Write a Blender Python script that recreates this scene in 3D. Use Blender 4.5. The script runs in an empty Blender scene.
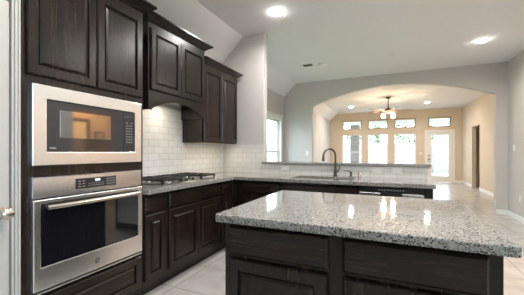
import bpy, bmesh, math, random
from math import radians as R, sin, cos, pi
from mathutils import Vector, Matrix
random.seed(7)
SC = bpy.context.scene
COL = SC.collection

# ------------------------------------------------------------------ camera, world, exposure
cam_d = bpy.data.cameras.new('camera'); cam = bpy.data.objects.new('camera', cam_d); COL.objects.link(cam)
cam.location = (0, 0, 1.225)
cam.rotation_euler = (R(90), 0, R(24.4))
cam_d.sensor_width = 36; cam_d.lens = 19.37; cam_d.shift_y = 0.0086; cam_d.clip_start = 0.05
SC.camera = cam
world = bpy.data.worlds.new('world'); SC.world = world; world.use_nodes = True
bg = world.node_tree.nodes['Background']; bg.inputs[0].default_value = (0.72, 0.86, 1.0, 1); bg.inputs[1].default_value = 6.6
sun_d = bpy.data.lights.new('sun', 'SUN'); sun_d.energy = 1.5; sun_d.angle = R(0.53); sun_d.color = (1.0, 0.95, 0.88)
sun = bpy.data.objects.new('sun', sun_d); COL.objects.link(sun)
sun.rotation_euler = Vector((-0.45, 0.55, -0.70)).to_track_quat('-Z', 'Y').to_euler()
SC.view_settings.view_transform = 'Standard'; SC.view_settings.look = 'None'
SC.view_settings.gamma = 1; SC.view_settings.use_curve_mapping = False
SC.view_settings.exposure = 0.66
try:
    SC.cycles.use_denoising = True
    SC.cycles.max_bounces = 10; SC.cycles.diffuse_bounces = 6; SC.cycles.glossy_bounces = 5
    SC.cycles.transparent_max_bounces = 12; SC.cycles.sample_clamp_indirect = 6
except Exception:
    pass
CAN_W = 15.0            # recessed cans over the kitchen
CAN_COL = (1.0, 0.975, 0.955)
HALL_W = 115.0

# ------------------------------------------------------------------ materials
def nm(name):
    m = bpy.data.materials.new(name); m.use_nodes = True
    nt = m.node_tree; b = nt.nodes['Principled BSDF']
    return m, nt, b
def link(nt, a, b): nt.links.new(a, b)
def plain(name, col, rough=0.5, metal=0.0, coat=0.0, bump=0.0, bscale=200):
    m, nt, b = nm(name)
    b.inputs['Base Color'].default_value = (*col, 1); b.inputs['Roughness'].default_value = rough
    b.inputs['Metallic'].default_value = metal; b.inputs['Coat Weight'].default_value = coat
    n = nt.nodes.new('ShaderNodeTexNoise'); n.inputs['Scale'].default_value = bscale
    tc = nt.nodes.new('ShaderNodeTexCoord'); link(nt, tc.outputs['Object'], n.inputs['Vector'])
    if bump:
        bp = nt.nodes.new('ShaderNodeBump'); bp.inputs['Strength'].default_value = bump; bp.inputs['Distance'].default_value = 0.002
        link(nt, n.outputs['Fac'], bp.inputs['Height']); link(nt, bp.outputs[0], b.inputs['Normal'])
    return m
def ramp(nt, stops, interp='LINEAR'):
    r = nt.nodes.new('ShaderNodeValToRGB'); r.color_ramp.interpolation = interp
    e = r.color_ramp.elements
    while len(e) < len(stops): e.new(0.5)
    for k, (p, c) in enumerate(stops):
        e[k].position = p; e[k].color = (*c, 1)
    return r
def emit(name, col, s):
    m = bpy.data.materials.new(name); m.use_nodes = True; nt = m.node_tree; nt.nodes.clear()
    e = nt.nodes.new('ShaderNodeEmission'); e.inputs[0].default_value = (*col, 1); e.inputs[1].default_value = s
    o = nt.nodes.new('ShaderNodeOutputMaterial'); link(nt, e.outputs[0], o.inputs[0]); return m
def wood(name, scale):
    m, nt, b = nm(name)
    tc = nt.nodes.new('ShaderNodeTexCoord'); mp = nt.nodes.new('ShaderNodeMapping'); mp.inputs['Scale'].default_value = scale
    link(nt, tc.outputs['Object'], mp.inputs['Vector'])
    n = nt.nodes.new('ShaderNodeTexNoise'); n.inputs['Scale'].default_value = 1; n.inputs['Detail'].default_value = 8
    n.inputs['Roughness'].default_value = 0.62; n.inputs['Distortion'].default_value = 0.9
    link(nt, mp.outputs[0], n.inputs['Vector'])
    r = ramp(nt, [(0.34, (0.0022, 0.0018, 0.0017)), (0.50, (0.0115, 0.0074, 0.0057)), (0.72, (0.030, 0.0195, 0.0142))])
    link(nt, n.outputs['Fac'], r.inputs[0]); link(nt, r.outputs[0], b.inputs['Base Color'])
    b.inputs['Roughness'].default_value = 0.27; b.inputs['Specular IOR Level'].default_value = 0.42
    bp = nt.nodes.new('ShaderNodeBump'); bp.inputs['Strength'].default_value = 0.12; bp.inputs['Distance'].default_value = 0.002
    link(nt, n.outputs['Fac'], bp.inputs['Height']); link(nt, bp.outputs[0], b.inputs['Normal'])
    return m
WV = wood('espresso_wood_upright', (40, 40, 2.6))
WX = wood('espresso_wood_along', (2.6, 40, 40))
WY = wood('espresso_wood_deep', (40, 2.6, 40))

def granite():
    m, nt, b = nm('speckled_granite')
    tc = nt.nodes.new('ShaderNodeTexCoord')
    v = nt.nodes.new('ShaderNodeTexVoronoi'); v.inputs['Scale'].default_value = 240
    nz = nt.nodes.new('ShaderNodeTexNoise'); nz.inputs['Scale'].default_value = 60
    ad = nt.nodes.new('ShaderNodeMixRGB'); ad.blend_type = 'ADD'; ad.inputs[0].default_value = 0.012
    link(nt, tc.outputs['Object'], nz.inputs['Vector'])
    link(nt, tc.outputs['Object'], ad.inputs[1]); link(nt, nz.outputs['Color'], ad.inputs[2]); link(nt, ad.outputs[0], v.inputs['Vector'])
    sep = nt.nodes.new('ShaderNodeSeparateColor'); link(nt, v.outputs['Color'], sep.inputs[0])
    n2 = nt.nodes.new('ShaderNodeTexNoise'); n2.inputs['Scale'].default_value = 55; n2.inputs['Detail'].default_value = 3
    link(nt, tc.outputs['Object'], n2.inputs['Vector'])
    ma = nt.nodes.new('ShaderNodeMath'); ma.operation = 'MULTIPLY_ADD'; ma.inputs[1].default_value = 0.6; ma.inputs[2].default_value = -0.30
    link(nt, n2.outputs['Fac'], ma.inputs[0])
    su = nt.nodes.new('ShaderNodeMath'); su.operation = 'ADD'; link(nt, sep.outputs[0], su.inputs[0]); link(nt, ma.outputs[0], su.inputs[1])
    r = ramp(nt, [(0.0, (0.012, 0.011, 0.010)), (0.15, (0.085, 0.078, 0.070)), (0.25, (0.21, 0.178, 0.13)), (0.38, (0.235, 0.23, 0.22)), (0.56, (0.31, 0.308, 0.302))], 'CONSTANT')
    link(nt, su.outputs[0], r.inputs[0]); link(nt, r.outputs[0], b.inputs['Base Color'])
    b.inputs['Roughness'].default_value = 0.06; b.inputs['Specular IOR Level'].default_value = 0.22
    return m
GR = granite()

def subway(name, axis):      # axis: which world axis runs along the wall
    m, nt, b = nm(name)
    tc = nt.nodes.new('ShaderNodeTexCoord'); sx = nt.nodes.new('ShaderNodeSeparateXYZ'); cx = nt.nodes.new('ShaderNodeCombineXYZ')
    link(nt, tc.outputs['Object'], sx.inputs[0]); link(nt, sx.outputs[axis], cx.inputs[0]); link(nt, sx.outputs[2], cx.inputs[1])
    bk = nt.nodes.new('ShaderNodeTexBrick'); link(nt, cx.outputs[0], bk.inputs['Vector'])
    bk.inputs['Scale'].default_value = 1; bk.inputs['Brick Width'].default_value = 0.152; bk.inputs['Row Height'].default_value = 0.0755
    bk.inputs['Mortar Size'].default_value = 0.0022; bk.inputs['Mortar Smooth'].default_value = 0.2
    bk.inputs['Color1'].default_value = (0.60, 0.595, 0.57, 1); bk.inputs['Color2'].default_value = (0.565, 0.56, 0.535, 1)
    bk.inputs['Mortar'].default_value = (0.38, 0.37, 0.35, 1)
    link(nt, bk.outputs['Color'], b.inputs['Base Color']); b.inputs['Roughness'].default_value = 0.16
    b2 = nt.nodes.new('ShaderNodeTexBrick'); link(nt, cx.outputs[0], b2.inputs['Vector'])
    for k, v_ in (('Scale', 1), ('Brick Width', 0.152), ('Row Height', 0.0755), ('Mortar Size', 0.009), ('Mortar Smooth', 1.0)): b2.inputs[k].default_value = v_
    bp = nt.nodes.new('ShaderNodeBump'); bp.invert = True; bp.inputs['Strength'].default_value = 0.3; bp.inputs['Distance'].default_value = 0.004
    link(nt, b2.outputs['Fac'], bp.inputs['Height']); link(nt, bp.outputs[0], b.inputs['Normal'])
    return m
TILE_Y = subway('subway_tile_side', 1); TILE_X = subway('subway_tile_back', 0)

def floor_tile():
    m, nt, b = nm('floor_tile')
    tc = nt.nodes.new('ShaderNodeTexCoord'); mp = nt.nodes.new('ShaderNodeMapping'); mp.inputs['Location'].default_value = (0.28, 0.0, 0)
    link(nt, tc.outputs['Object'], mp.inputs['Vector'])
    bk = nt.nodes.new('ShaderNodeTexBrick'); bk.offset = 0.0; link(nt, mp.outputs[0], bk.inputs['Vector'])
    for k, v_ in (('Scale', 1), ('Brick Width', 0.5), ('Row Height', 0.5), ('Mortar Size', 0.0035), ('Mortar Smooth', 0.1)): bk.inputs[k].default_value = v_
    n = nt.nodes.new('ShaderNodeTexNoise'); n.inputs['Scale'].default_value = 5; n.inputs['Detail'].default_value = 7; link(nt, tc.outputs['Object'], n.inputs['Vector'])
    r = ramp(nt, [(0.3, (0.365, 0.35, 0.325)), (0.7, (0.465, 0.448, 0.42))]); link(nt, n.outputs['Fac'], r.inputs[0])
    link(nt, r.outputs[0], bk.inputs['Color1']); link(nt, r.outputs[0], bk.inputs['Color2'])
    bk.inputs['Mortar'].default_value = (0.20, 0.18, 0.16, 1)
    link(nt, bk.outputs['Color'], b.inputs['Base Color']); b.inputs['Roughness'].default_value = 0.27
    bp = nt.nodes.new('ShaderNodeBump'); bp.invert = True; bp.inputs['Strength'].default_value = 0.4; bp.inputs['Distance'].default_value = 0.003
    link(nt, bk.outputs['Fac'], bp.inputs['Height']); link(nt, bp.outputs[0], b.inputs['Normal'])
    return m
FLOOR = floor_tile()

def steel():
    m, nt, b = nm('brushed_steel')
    tc = nt.nodes.new('ShaderNodeTexCoord'); mp = nt.nodes.new('ShaderNodeMapping'); mp.inputs['Scale'].default_value = (90, 3, 90)
    link(nt, tc.outputs['Object'], mp.inputs['Vector'])
    n = nt.nodes.new('ShaderNodeTexNoise'); n.inputs['Scale'].default_value = 1; n.inputs['Detail'].default_value = 2; link(nt, mp.outputs[0], n.inputs['Vector'])
    r = ramp(nt, [(0.3, (0.26, 0.26, 0.26)), (0.7, (0.27, 0.27, 0.27))]); link(nt, n.outputs['Fac'], r.inputs[0]); link(nt, r.outputs[0], b.inputs['Roughness'])
    tg = nt.nodes.new('ShaderNodeTangent'); tg.direction_type = 'RADIAL'; tg.axis = 'Z'; link(nt, tg.outputs[0], b.inputs['Tangent'])
    b.inputs['Anisotropic Rotation'].default_value = 0.0
    b.inputs['Base Color'].default_value = (0.94, 0.94, 0.935, 1); b.inputs['Metallic'].default_value = 1
    b.inputs['Anisotropic'].default_value = 0.75
    return m
STEEL = steel()
CHROME = plain('satin_nickel', (0.62, 0.57, 0.50), 0.24, 1)
FAUCET = plain('dark_nickel', (0.12, 0.11, 0.10), 0.28, 1)
BLACKGLASS = plain('black_oven_glass', (0.006, 0.006, 0.008), 0.05, 0, 0.5)
MWGLASS = plain('charcoal_microwave_glass', (0.028, 0.028, 0.030), 0.09, 0, 0.3)
MWWIN = plain('reflective_microwave_window', (0.20, 0.195, 0.19), 0.05, 0.75, 0.3)
BLACKPL = plain('black_plastic', (0.010, 0.010, 0.011), 0.3)
IRON = plain('cast_iron', (0.012, 0.012, 0.012), 0.5, 0, 0, 0.2)
MARK = plain('grey_print', (0.42, 0.42, 0.42), 0.5)
PAINT = plain('greige_paint', (0.50, 0.475, 0.45), 0.65, bump=0.06, bscale=90)
PAINT_L = plain('tan_paint', (0.56, 0.475, 0.37), 0.65, bump=0.06, bscale=90)
CEIL = plain('ceiling_paint', (0.73, 0.73, 0.73), 0.8, bump=0.12, bscale=120)
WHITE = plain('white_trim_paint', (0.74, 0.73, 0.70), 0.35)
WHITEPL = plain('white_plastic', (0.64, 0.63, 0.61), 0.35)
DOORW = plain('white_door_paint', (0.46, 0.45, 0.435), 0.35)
TANBOARD = plain('maple_underside', (0.50, 0.40, 0.27), 0.5)
GLOBE = emit('lamp_glass', (1.0, 0.76, 0.48), 150.0)
CANLENS = emit('can_lens', (1.0, 0.95, 0.89), 60.0)
DIGIT = emit('display_glow', (0.75, 0.85, 1.0), 1.6)
BLADE = plain('walnut_blade', (0.15, 0.095, 0.055), 0.25, 0, 0.5)
BRONZE = plain('bronze_metal', (0.13, 0.09, 0.06), 0.35, 0.9)
TRANSOM = plain('tan_frame_paint', (0.40, 0.29, 0.15), 0.5)
DARKVENT = plain('vent_dark', (0.06, 0.055, 0.05), 0.7)
def pane_mat():
    m = bpy.data.materials.new('window_glass'); m.use_nodes = True; nt = m.node_tree; nt.nodes.clear()
    t = nt.nodes.new('ShaderNodeBsdfTransparent'); t.inputs[0].default_value = (0.94, 0.96, 0.96, 1)
    g = nt.nodes.new('ShaderNodeBsdfGlossy'); g.inputs['Roughness'].default_value = 0.02
    mx = nt.nodes.new('ShaderNodeMixShader'); mx.inputs[0].default_value = 0.05; o = nt.nodes.new('ShaderNodeOutputMaterial')
    link(nt, t.outputs[0], mx.inputs[1]); link(nt, g.outputs[0], mx.inputs[2]); link(nt, mx.outputs[0], o.inputs[0]); return m
PANE = pane_mat()
def brickmat():
    m, nt, b = nm('grey_brick')
    tc = nt.nodes.new('ShaderNodeTexCoord'); sx = nt.nodes.new('ShaderNodeSeparateXYZ'); cx = nt.nodes.new('ShaderNodeCombineXYZ')
    ad = nt.nodes.new('ShaderNodeMath'); ad.operation = 'ADD'
    link(nt, tc.outputs['Object'], sx.inputs[0]); link(nt, sx.outputs[0], ad.inputs[0]); link(nt, sx.outputs[1], ad.inputs[1])
    link(nt, ad.outputs[0], cx.inputs[0]); link(nt, sx.outputs[2], cx.inputs[1])
    bk = nt.nodes.new('ShaderNodeTexBrick'); link(nt, cx.outputs[0], bk.inputs['Vector'])
    for k, v_ in (('Scale', 1), ('Brick Width', 0.21), ('Row Height', 0.078), ('Mortar Size', 0.008)): bk.inputs[k].default_value = v_
    bk.inputs['Color1'].default_value = (0.22, 0.17, 0.15, 1); bk.inputs['Color2'].default_value = (0.12, 0.10, 0.095, 1); bk.inputs['Mortar'].default_value = (0.33, 0.32, 0.30, 1)
    link(nt, bk.outputs['Color'], b.inputs['Base Color']); b.inputs['Roughness'].default_value = 0.85; return m
BRICK = brickmat()
def leafmat(c):
    m, nt, b = nm('leaves'); n = nt.nodes.new('ShaderNodeTexNoise'); n.inputs['Scale'].default_value = 6
    tc = nt.nodes.new('ShaderNodeTexCoord'); link(nt, tc.outputs['Object'], n.inputs['Vector'])
    r = ramp(nt, [(0.3, tuple(x * 0.6 for x in c)), (0.7, tuple(x * 1.3 for x in c))]); link(nt, n.outputs['Fac'], r.inputs[0])
    link(nt, r.outputs[0], b.inputs['Base Color']); b.inputs['Roughness'].default_value = 0.6; return m
LEAF = leafmat((0.17, 0.25, 0.12)); BARK = plain('bark', (0.10, 0.07, 0.05), 0.9)
FENCEM = plain('pale_fence_wood', (0.36, 0.35, 0.345), 0.8, bump=0.3, bscale=30)
GRASS = plain('lawn', (0.11, 0.19, 0.06), 0.9, bump=0.5, bscale=60)
CONC = plain('patio_concrete', (0.42, 0.41, 0.39), 0.85, bump=0.2, bscale=40)

# ------------------------------------------------------------------ helpers
def root_of(o):
    while o.parent: o = o.parent
    return o
def tag(o, label=None, cat=None, group=None, kind=None):
    if label: o['label'] = label
    if cat: o['category'] = cat
    if group: o['group'] = group
    if kind: o['kind'] = kind
    return o
def thing(name, loc, label, cat, group=None):
    o = bpy.data.objects.new(name, None); COL.objects.link(o); o.location = loc; o.empty_display_size = 0.1
    return tag(o, label, cat, group)
def obj(name, bm, mat, parent=None, label=None, smooth=False, bevel=0.0, seg=2, origin=None):
    """world-coordinate bmesh -> one mesh object (origin at its root's origin)"""
    off = Vector(origin) if origin else (root_of(parent).location.copy() if parent else Vector((0, 0, 0)))
    bmesh.ops.translate(bm, verts=bm.verts, vec=-off)
    bmesh.ops.recalc_face_normals(bm, faces=bm.faces)
    me = bpy.data.meshes.new(name); bm.to_mesh(me); bm.free(); me.materials.append(mat)
    if smooth:
        for p in me.polygons: p.use_smooth = True
        try: me.set_sharp_from_angle(angle=R(40))
        except Exception: pass
    o = bpy.data.objects.new(name, me); COL.objects.link(o)
    if parent: o.parent = parent
    else: o.location = off
    if bevel:
        md = o.modifiers.new('bevel', 'BEVEL'); md.width = bevel; md.segments = seg; md.limit_method = 'ANGLE'; md.angle_limit = R(40)
    if label: o['label'] = label
    return o
def B(): return bmesh.new()
def box(bm, x0, x1, y0, y1, z0, z1):
    v = [bm.verts.new(p) for p in ((x0,y0,z0),(x1,y0,z0),(x1,y1,z0),(x0,y1,z0),(x0,y0,z1),(x1,y0,z1),(x1,y1,z1),(x0,y1,z1))]
    for f in ((0,3,2,1),(4,5,6,7),(0,1,5,4),(1,2,6,5),(2,3,7,6),(3,0,4,7)): bm.faces.new([v[i] for i in f])
    return bm
def bx(*a): return box(B(), *a)
def ring_pts(c, r, ax, n):
    ax = Vector(ax).normalized(); t = Vector((1,0,0)) if abs(ax.x) < 0.9 else Vector((0,1,0))
    u = ax.cross(t).normalized(); w = ax.cross(u)
    return [Vector(c) + u * (r * cos(2*pi*k/n)) + w * (r * sin(2*pi*k/n)) for k in range(n)]
def lathe(bm, base, ax, prof, n=24):
    """prof: (distance along ax, radius)"""
    ax = Vector(ax).normalized(); loops = []
    for d, r in prof:
        c = Vector(base) + ax * d
        loops.append([bm.verts.new(p) for p in ring_pts(c, max(r, 1e-5), ax, n)])
    for a, b in zip(loops, loops[1:]):
        for k in range(n): bm.faces.new((a[k], a[(k+1)%n], b[(k+1)%n], b[k]))
    for l in (loops[0], loops[-1]): bm.faces.new(l)
    return bm
def tube(bm, pts, r, n=12):
    pts = [Vector(p) for p in pts]; loops = []; pu = None
    rs = r if isinstance(r, (list, tuple)) else [r] * len(pts)
    for i, p in enumerate(pts):
        d = (pts[min(i+1, len(pts)-1)] - pts[max(i-1, 0)]).normalized()
        if pu is None:
            t = Vector((1,0,0)) if abs(d.x) < 0.9 else Vector((0,1,0)); u = d.cross(t).normalized()
        else: u = (pu - d * pu.dot(d)).normalized()
        pu = u; w = d.cross(u)
        loops.append([bm.verts.new(p + u*(rs[i]*cos(2*pi*k/n)) + w*(rs[i]*sin(2*pi*k/n))) for k in range(n)])
    for a, b in zip(loops, loops[1:]):
        for k in range(n): bm.faces.new((a[k], a[(k+1)%n], b[(k+1)%n], b[k]))
    bm.faces.new(loops[0]); bm.faces.new(loops[-1]); return bm
def prism(bm, pts, mp, d0, d1):
    """pts 2D polygon; mp(a, b, d) -> world; extruded from d0 to d1"""
    lo = [bm.verts.new(mp(a, b, d0)) for a, b in pts]; hi = [bm.verts.new(mp(a, b, d1)) for a, b in pts]
    bm.faces.new(lo); bm.faces.new(hi); n = len(pts)
    for k in range(n): bm.faces.new((lo[k], lo[(k+1)%n], hi[(k+1)%n], hi[k]))
    return bm
def cells(bm, us, vs, full, mp, d0, d1):
    """slab made of grid cells with holes, only outer faces"""
    cache = {}
    def V(i, j, d):
        k = (i, j, d)
        if k not in cache: cache[k] = bm.verts.new(mp(us[i], vs[j], d))
        return cache[k]
    nu, nv = len(us)-1, len(vs)-1
    F = lambda i, j: 0 <= i < nu and 0 <= j < nv and full(0.5*(us[i]+us[i+1]), 0.5*(vs[j]+vs[j+1]))
    for i in range(nu):
        for j in range(nv):
            if not F(i, j): continue
            for d in (d0, d1): bm.faces.new((V(i,j,d), V(i+1,j,d), V(i+1,j+1,d), V(i,j+1,d)))
            for (di, dj, a, b) in ((-1,0,(i,j),(i,j+1)),(1,0,(i+1,j),(i+1,j+1)),(0,-1,(i,j),(i+1,j)),(0,1,(i,j+1),(i+1,j+1))):
                if not F(i+di, j+dj): bm.faces.new((V(*a,d0), V(*b,d0), V(*b,d1), V(*a,d1)))
    return bm
MX = lambda a, z, d: (a, d, z)        # wall across x, depth along y
MY = lambda a, z, d: (d, a, z)        # wall along y, depth along x
def wall(name, mp, a0, a1, z0, z1, d0, d1, holes=(), mat=None, label=None):
    us = sorted({a0, a1, *[h[0] for h in holes], *[h[1] for h in holes]}); vs = sorted({z0, z1, *[h[2] for h in holes], *[h[3] for h in holes]})
    full = lambda a, z: not any(h[0] < a < h[1] and h[2] < z < h[3] for h in holes)
    o = obj(name, cells(B(), us, vs, full, mp, d0, d1), mat or PAINT); tag(o, label, None, None, 'structure'); return o
def struct(o, label=None): return tag(o, label, None, None, 'structure')

def front(bm, mp, a0, a1, z0, z1, loops):
    """nested rectangles (inset, depth) joined; mp(a, z, depth)"""
    L = []
    for ins, d in loops:
        L.append([bm.verts.new(mp(a, z, d)) for a, z in ((a0+ins, z0+ins), (a1-ins, z0+ins), (a1-ins, z1-ins), (a0+ins, z1-ins))])
    for p, q in zip(L, L[1:]):
        for k in range(4): bm.faces.new((p[k], p[(k+1)%4], q[(k+1)%4], q[k]))
    bm.faces.new(L[0]); bm.faces.new(L[-1]); return bm
T = 0.024
PANEL = [(0,0),(0,T-.009),(.007,T),(.050,T),(.053,T-.002),(.055,T-.014),(.064,T-.014),(.067,T-.008),(.080,T-.001),(.082,T-.001)]
SLAB = [(0,0),(0,T-.010),(.010,T),(.011,T)]
def raised_door(name, mp, a0, a1, z0, z1, mat, parent):
    return obj(name, front(B(), mp, a0, a1, z0, z1, PANEL), mat, parent)
def slab_front(name, mp, a0, a1, z0, z1, mat, parent):
    return obj(name, front(B(), mp, a0, a1, z0, z1, SLAB), mat, parent)
def fx(x): return lambda a, z, d: (x + d, a, z)      # face looking +x
def fy(y): return lambda a, z, d: (a, y - d, z)      # face looking -y
def copy_tree(o, parent=None):
    c = o.copy(); COL.objects.link(c)
    if parent: c.parent = parent
    for ch in list(o.children): copy_tree(ch, c)
    return c
def text(name, s, size, loc, rot, mat, parent, ext=0.0006):
    cu = bpy.data.curves.new(name, 'FONT'); cu.body = s; cu.size = size; cu.extrude = ext; cu.align_x = 'CENTER'; cu.align_y = 'CENTER'
    t = bpy.data.objects.new(name + '_curve', cu); COL.objects.link(t)
    me = bpy.data.meshes.new_from_object(t.evaluated_get(bpy.context.evaluated_depsgraph_get()))
    bpy.data.objects.remove(t); me.name = name; me.materials.clear(); me.materials.append(mat)
    o = bpy.data.objects.new(name, me); COL.objects.link(o); o.parent = parent
    o.location = Vector(loc) - root_of(parent).location; o.rotation_euler = rot
    return o
def lamp(name, kind, loc, power, col, parent=None, size=0.1, rot=(0,0,0), spread=None, rad=0.05):
    d = bpy.data.lights.new(name, kind); d.energy = power; d.color = col
    if kind == 'AREA':
        d.shape = 'DISK'; d.size = size
        if spread: d.spread = spread
    else: d.shadow_soft_size = rad
    o = bpy.data.objects.new(name, d); COL.objects.link(o); o.rotation_euler = rot
    if parent: o.parent = parent; o.location = Vector(loc) - root_of(parent).location
    else: o.location = loc
    return o

# ------------------------------------------------------------------ room shell
CZ = 2.98
XL, XW, XD, XR, XV = -2.40, -2.40, -2.52, 2.08, 2.58      # kitchen left wall, dining left wall, kitchen right wall, living right wall
YP, YA, YB = 3.80, 6.95, 13.3                              # pier / bar wall, arch wall, far wall
YS = -3.2
struct(obj('floor', bx(-2.75, 4.1, YS-.15, YB+.1, -0.1, 0), FLOOR), 'pale tile floor')
# ceiling: flat with a sloped strip down to the left walls
bm = B()
def strip(bm, pts, y0, y1):
    lo = [bm.verts.new((x, y0, z)) for x, z in pts]; hi = [bm.verts.new((x, y1, z)) for x, z in pts]
    for k in range(len(pts)-1): bm.faces.new((lo[k], lo[k+1], hi[k+1], hi[k]))
TOPZ = 3.12
KZ = 2.645; DZ = 2.67
prism(bm, [(-2.04, CZ), (4.1, CZ), (4.1, TOPZ), (-2.65, TOPZ), (-2.65, KZ-.01), (-2.40, KZ)], MX, YS-.15, YP+.06)
prism(bm, [(-2.18, CZ), (4.1, CZ), (4.1, TOPZ), (-2.75, TOPZ), (-2.75, DZ-.01), (-2.52, DZ)], MX, YP+.061, YB+.1)
struct(obj('ceiling', bm, CEIL), 'painted ceiling')
wall('wall_left', MY, YS, YP+.12, 0, KZ, -2.52, XL, [], PAINT)
WD = (5.45, 6.68, 0.45, 2.02); WE = (4.05, 5.28, 0.45, 2.02)  # WE: extra opening added out of sight to bring in bluish daylight
wall('wall_dining', MY, YP+.12, YB, 0, DZ, -2.66, XD, [WD, WE], PAINT)
RO = (3.55, 4.45, 0, 2.08); WR = (-2.4, -.3, 0.6, 2.4)  # WR: unseen opening added so cool daylight fills the left side
wall('wall_right', MY, YS, YA+.15, 0, CZ, XR, XR+.12, [RO, WR], PAINT)
wall('wall_front', MX, -2.52, 2.2, 0, CZ, YS-.12, YS, [], PAINT)
# pier beside the upper cabinets
struct(obj('wall_pier', prism(B(), [(-2.40, 0), (-1.69, 0), (-1.69, CZ), (-2.04, CZ), (-2.40, KZ)], MX, YP, YP+.12), PAINT, bevel=0.008), 'short wall stub at the end of the upper cabinets')
struct(obj('wall_bar', bx(-1.689, 0.425, YP, YP+.12, 0, 1.048), WHITE), 'half wall that carries the bar top')
# arch wall
arc = []
xc, hs, spr, rise = 0.06, 1.84, 2.375, 0.365
Rr = (hs*hs + rise*rise) / (2*rise); zc = spr + rise - Rr; th = math.asin(hs / Rr)
for k in range(41):
    a = -th + 2*th*k/40; arc.append((xc + Rr*sin(a), zc + Rr*cos(a)))
pts = [(-2.52, 0), (xc-hs, 0)] + arc + [(xc+hs, 0), (XV+.12, 0), (XV+.12, CZ), (-2.18, CZ), (-2.52, DZ)]
struct(obj('wall_arch', prism(B(), pts, MX, YA, YA+.15), PAINT), 'wall with the wide arched opening')
DO = (10.94, 11.86, 0, 2.09)
wall('wall_living', MY, YA+.15, YB, 0, CZ, XV, XV+.12, [DO], PAINT_L)
WINS = [(-1.99, -1.14), (-0.90, -0.07), (0.17, 0.99)]
ZT0, ZT1 = 2.235, 2.645
holes = [(a, b, 0.45, 2.0) for a, b in WINS] + [(a, b, ZT0, ZT1) for a, b in WINS] + [(1.38, 2.26, 0, 2.03), (1.42, 2.23, ZT0, ZT1)]
wall('wall_back', MX, -2.6, XV+.12, 0, CZ, YB, YB+.12, holes, PAINT_L)
# side hall rooms behind the two doorways
wall('wall_hall', MY, 10.5, 12.4, 0, CZ, 3.9, 4.0, [], PAINT_L)
wall('wall_hall_near', MX, XV+.12, 4.0, 0, CZ, 10.4, 10.5, [], PAINT_L)
wall('wall_hall_far', MX, XV+.12, 4.0, 0, CZ, 12.4, 12.5, [], PAINT_L)
wall('wall_passage', MY, 2.6, 6.4, 0, CZ, 3.9, 4.0, [], PAINT_L)
wall('wall_passage_near', MX, XR+.12, 4.0, 0, CZ, 2.5, 2.6, [], PAINT_L)
wall('wall_passage_far', MX, XR+.12, 4.0, 0, CZ, 6.4, 6.5, [], PAINT_L)
# baseboards
def base_x(name, x0, x1, y0, y1): struct(obj(name, bx(x0, x1, y0, y1, 0, 0.10), WHITE, bevel=0.004))
base_x('baseboard_right', XR-.014, XR, RO[1]+.09, YA)
base_x('baseboard_arch', xc+hs, XR-.014, YA-.014, YA)
base_x('baseboard_living', XV-.014, XV, YA+.15, DO[0])
base_x('baseboard_hall', XV-.014, XV, DO[1], YB)
base_x('baseboard_back', 2.33, XV-.014, YB-.014, YB)
base_x('baseboard_left', XD, XD+.014, YP+.12, YA)

def window(name, mp_in, a0, a1, z0, z1, d_in, d_out, mull_h=False, label=None, trim=True):
    """d_in: inner wall plane, d_out: outer plane (depth axis)"""
    e = bpy.data.objects.new(name, None); COL.objects.link(e); struct(e, label)
    s = 1 if d_out > d_in else -1
    dm = d_in + s*0.07
    c = lambda us, vs, full, w0, w1: cells(B(), us, vs, full, mp_in, w0, w1)
    fw = 0.035 if mull_h else 0.05
    us = [a0, a0+fw, a1-fw, a1]; vs = [z0, z0+fw, z1-fw, z1]
    if mull_h:
        zm = 0.5*(z0+z1); vs = [z0, z0+fw, zm-.02, zm+.02, z1-fw, z1]
        full = lambda a, z: a < a0+fw or a > a1-fw or z < z0+fw or z > z1-fw or abs(z-zm) < .02
    else: full = lambda a, z: a < a0+fw or a > a1-fw or z < z0+fw or z > z1-fw
    obj('window_frame', c(us, vs, full, dm, dm+s*0.04), WHITE if mull_h else TRANSOM, e)
    obj('pane', c([a0+fw, a1-fw], [z0+fw, z1-fw], lambda a, z: True, dm+s*.018, dm+s*.022), PANE, e)
    return e
n = 1
for a, b in WINS:
    window('window_%d' % n, MX, a, b, 0.45, 2.0, YB, YB+.12, True, 'tall white framed window in the far wall'); n += 1
for a, b in WINS + [(1.42, 2.23)]:
    w = window('window_%d' % n, MX, a, b, ZT0, ZT1, YB, YB+.12, False, 'small transom window near the ceiling'); n += 1
w = window('window_%d' % n, MY, WD[0], WD[1], WD[2], WD[3], XD, -2.66, True, 'side window on the left wall beyond the kitchen'); n += 1
w2 = window('window_%d' % n, MY, WE[0], WE[1], WE[2], WE[3], XD, -2.66, True, 'added twin of the left side window, hidden by the pier, for bluish daylight'); n += 1
for w, (y0, y1, z0, z1) in ((w, WD), (w2, WE)):
 bm = B()
 for a0, a1, c0, c1 in ((y0-.07, y0, z0-.02, z1), (y1, y1+.07, z0-.02, z1), (y0-.08, y1+.08, z1, z1+.10)): box(bm, XD, XD+.02, a0, a1, c0, c1)
 box(bm, XD, XD+.045, y0-.083, y1+.083, z1+.10, z1+.125); box(bm, XD, XD+.05, y0-.083, y1+.083, z0-.05, z0-.02)
 obj('casing', bm, WHITE, w)

w = window('window_%d' % n, MY, WR[0], WR[1], WR[2], WR[3], XR, XR+.12, True, 'added out-of-view window right of the viewpoint, for cool fill daylight'); n += 1

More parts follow.
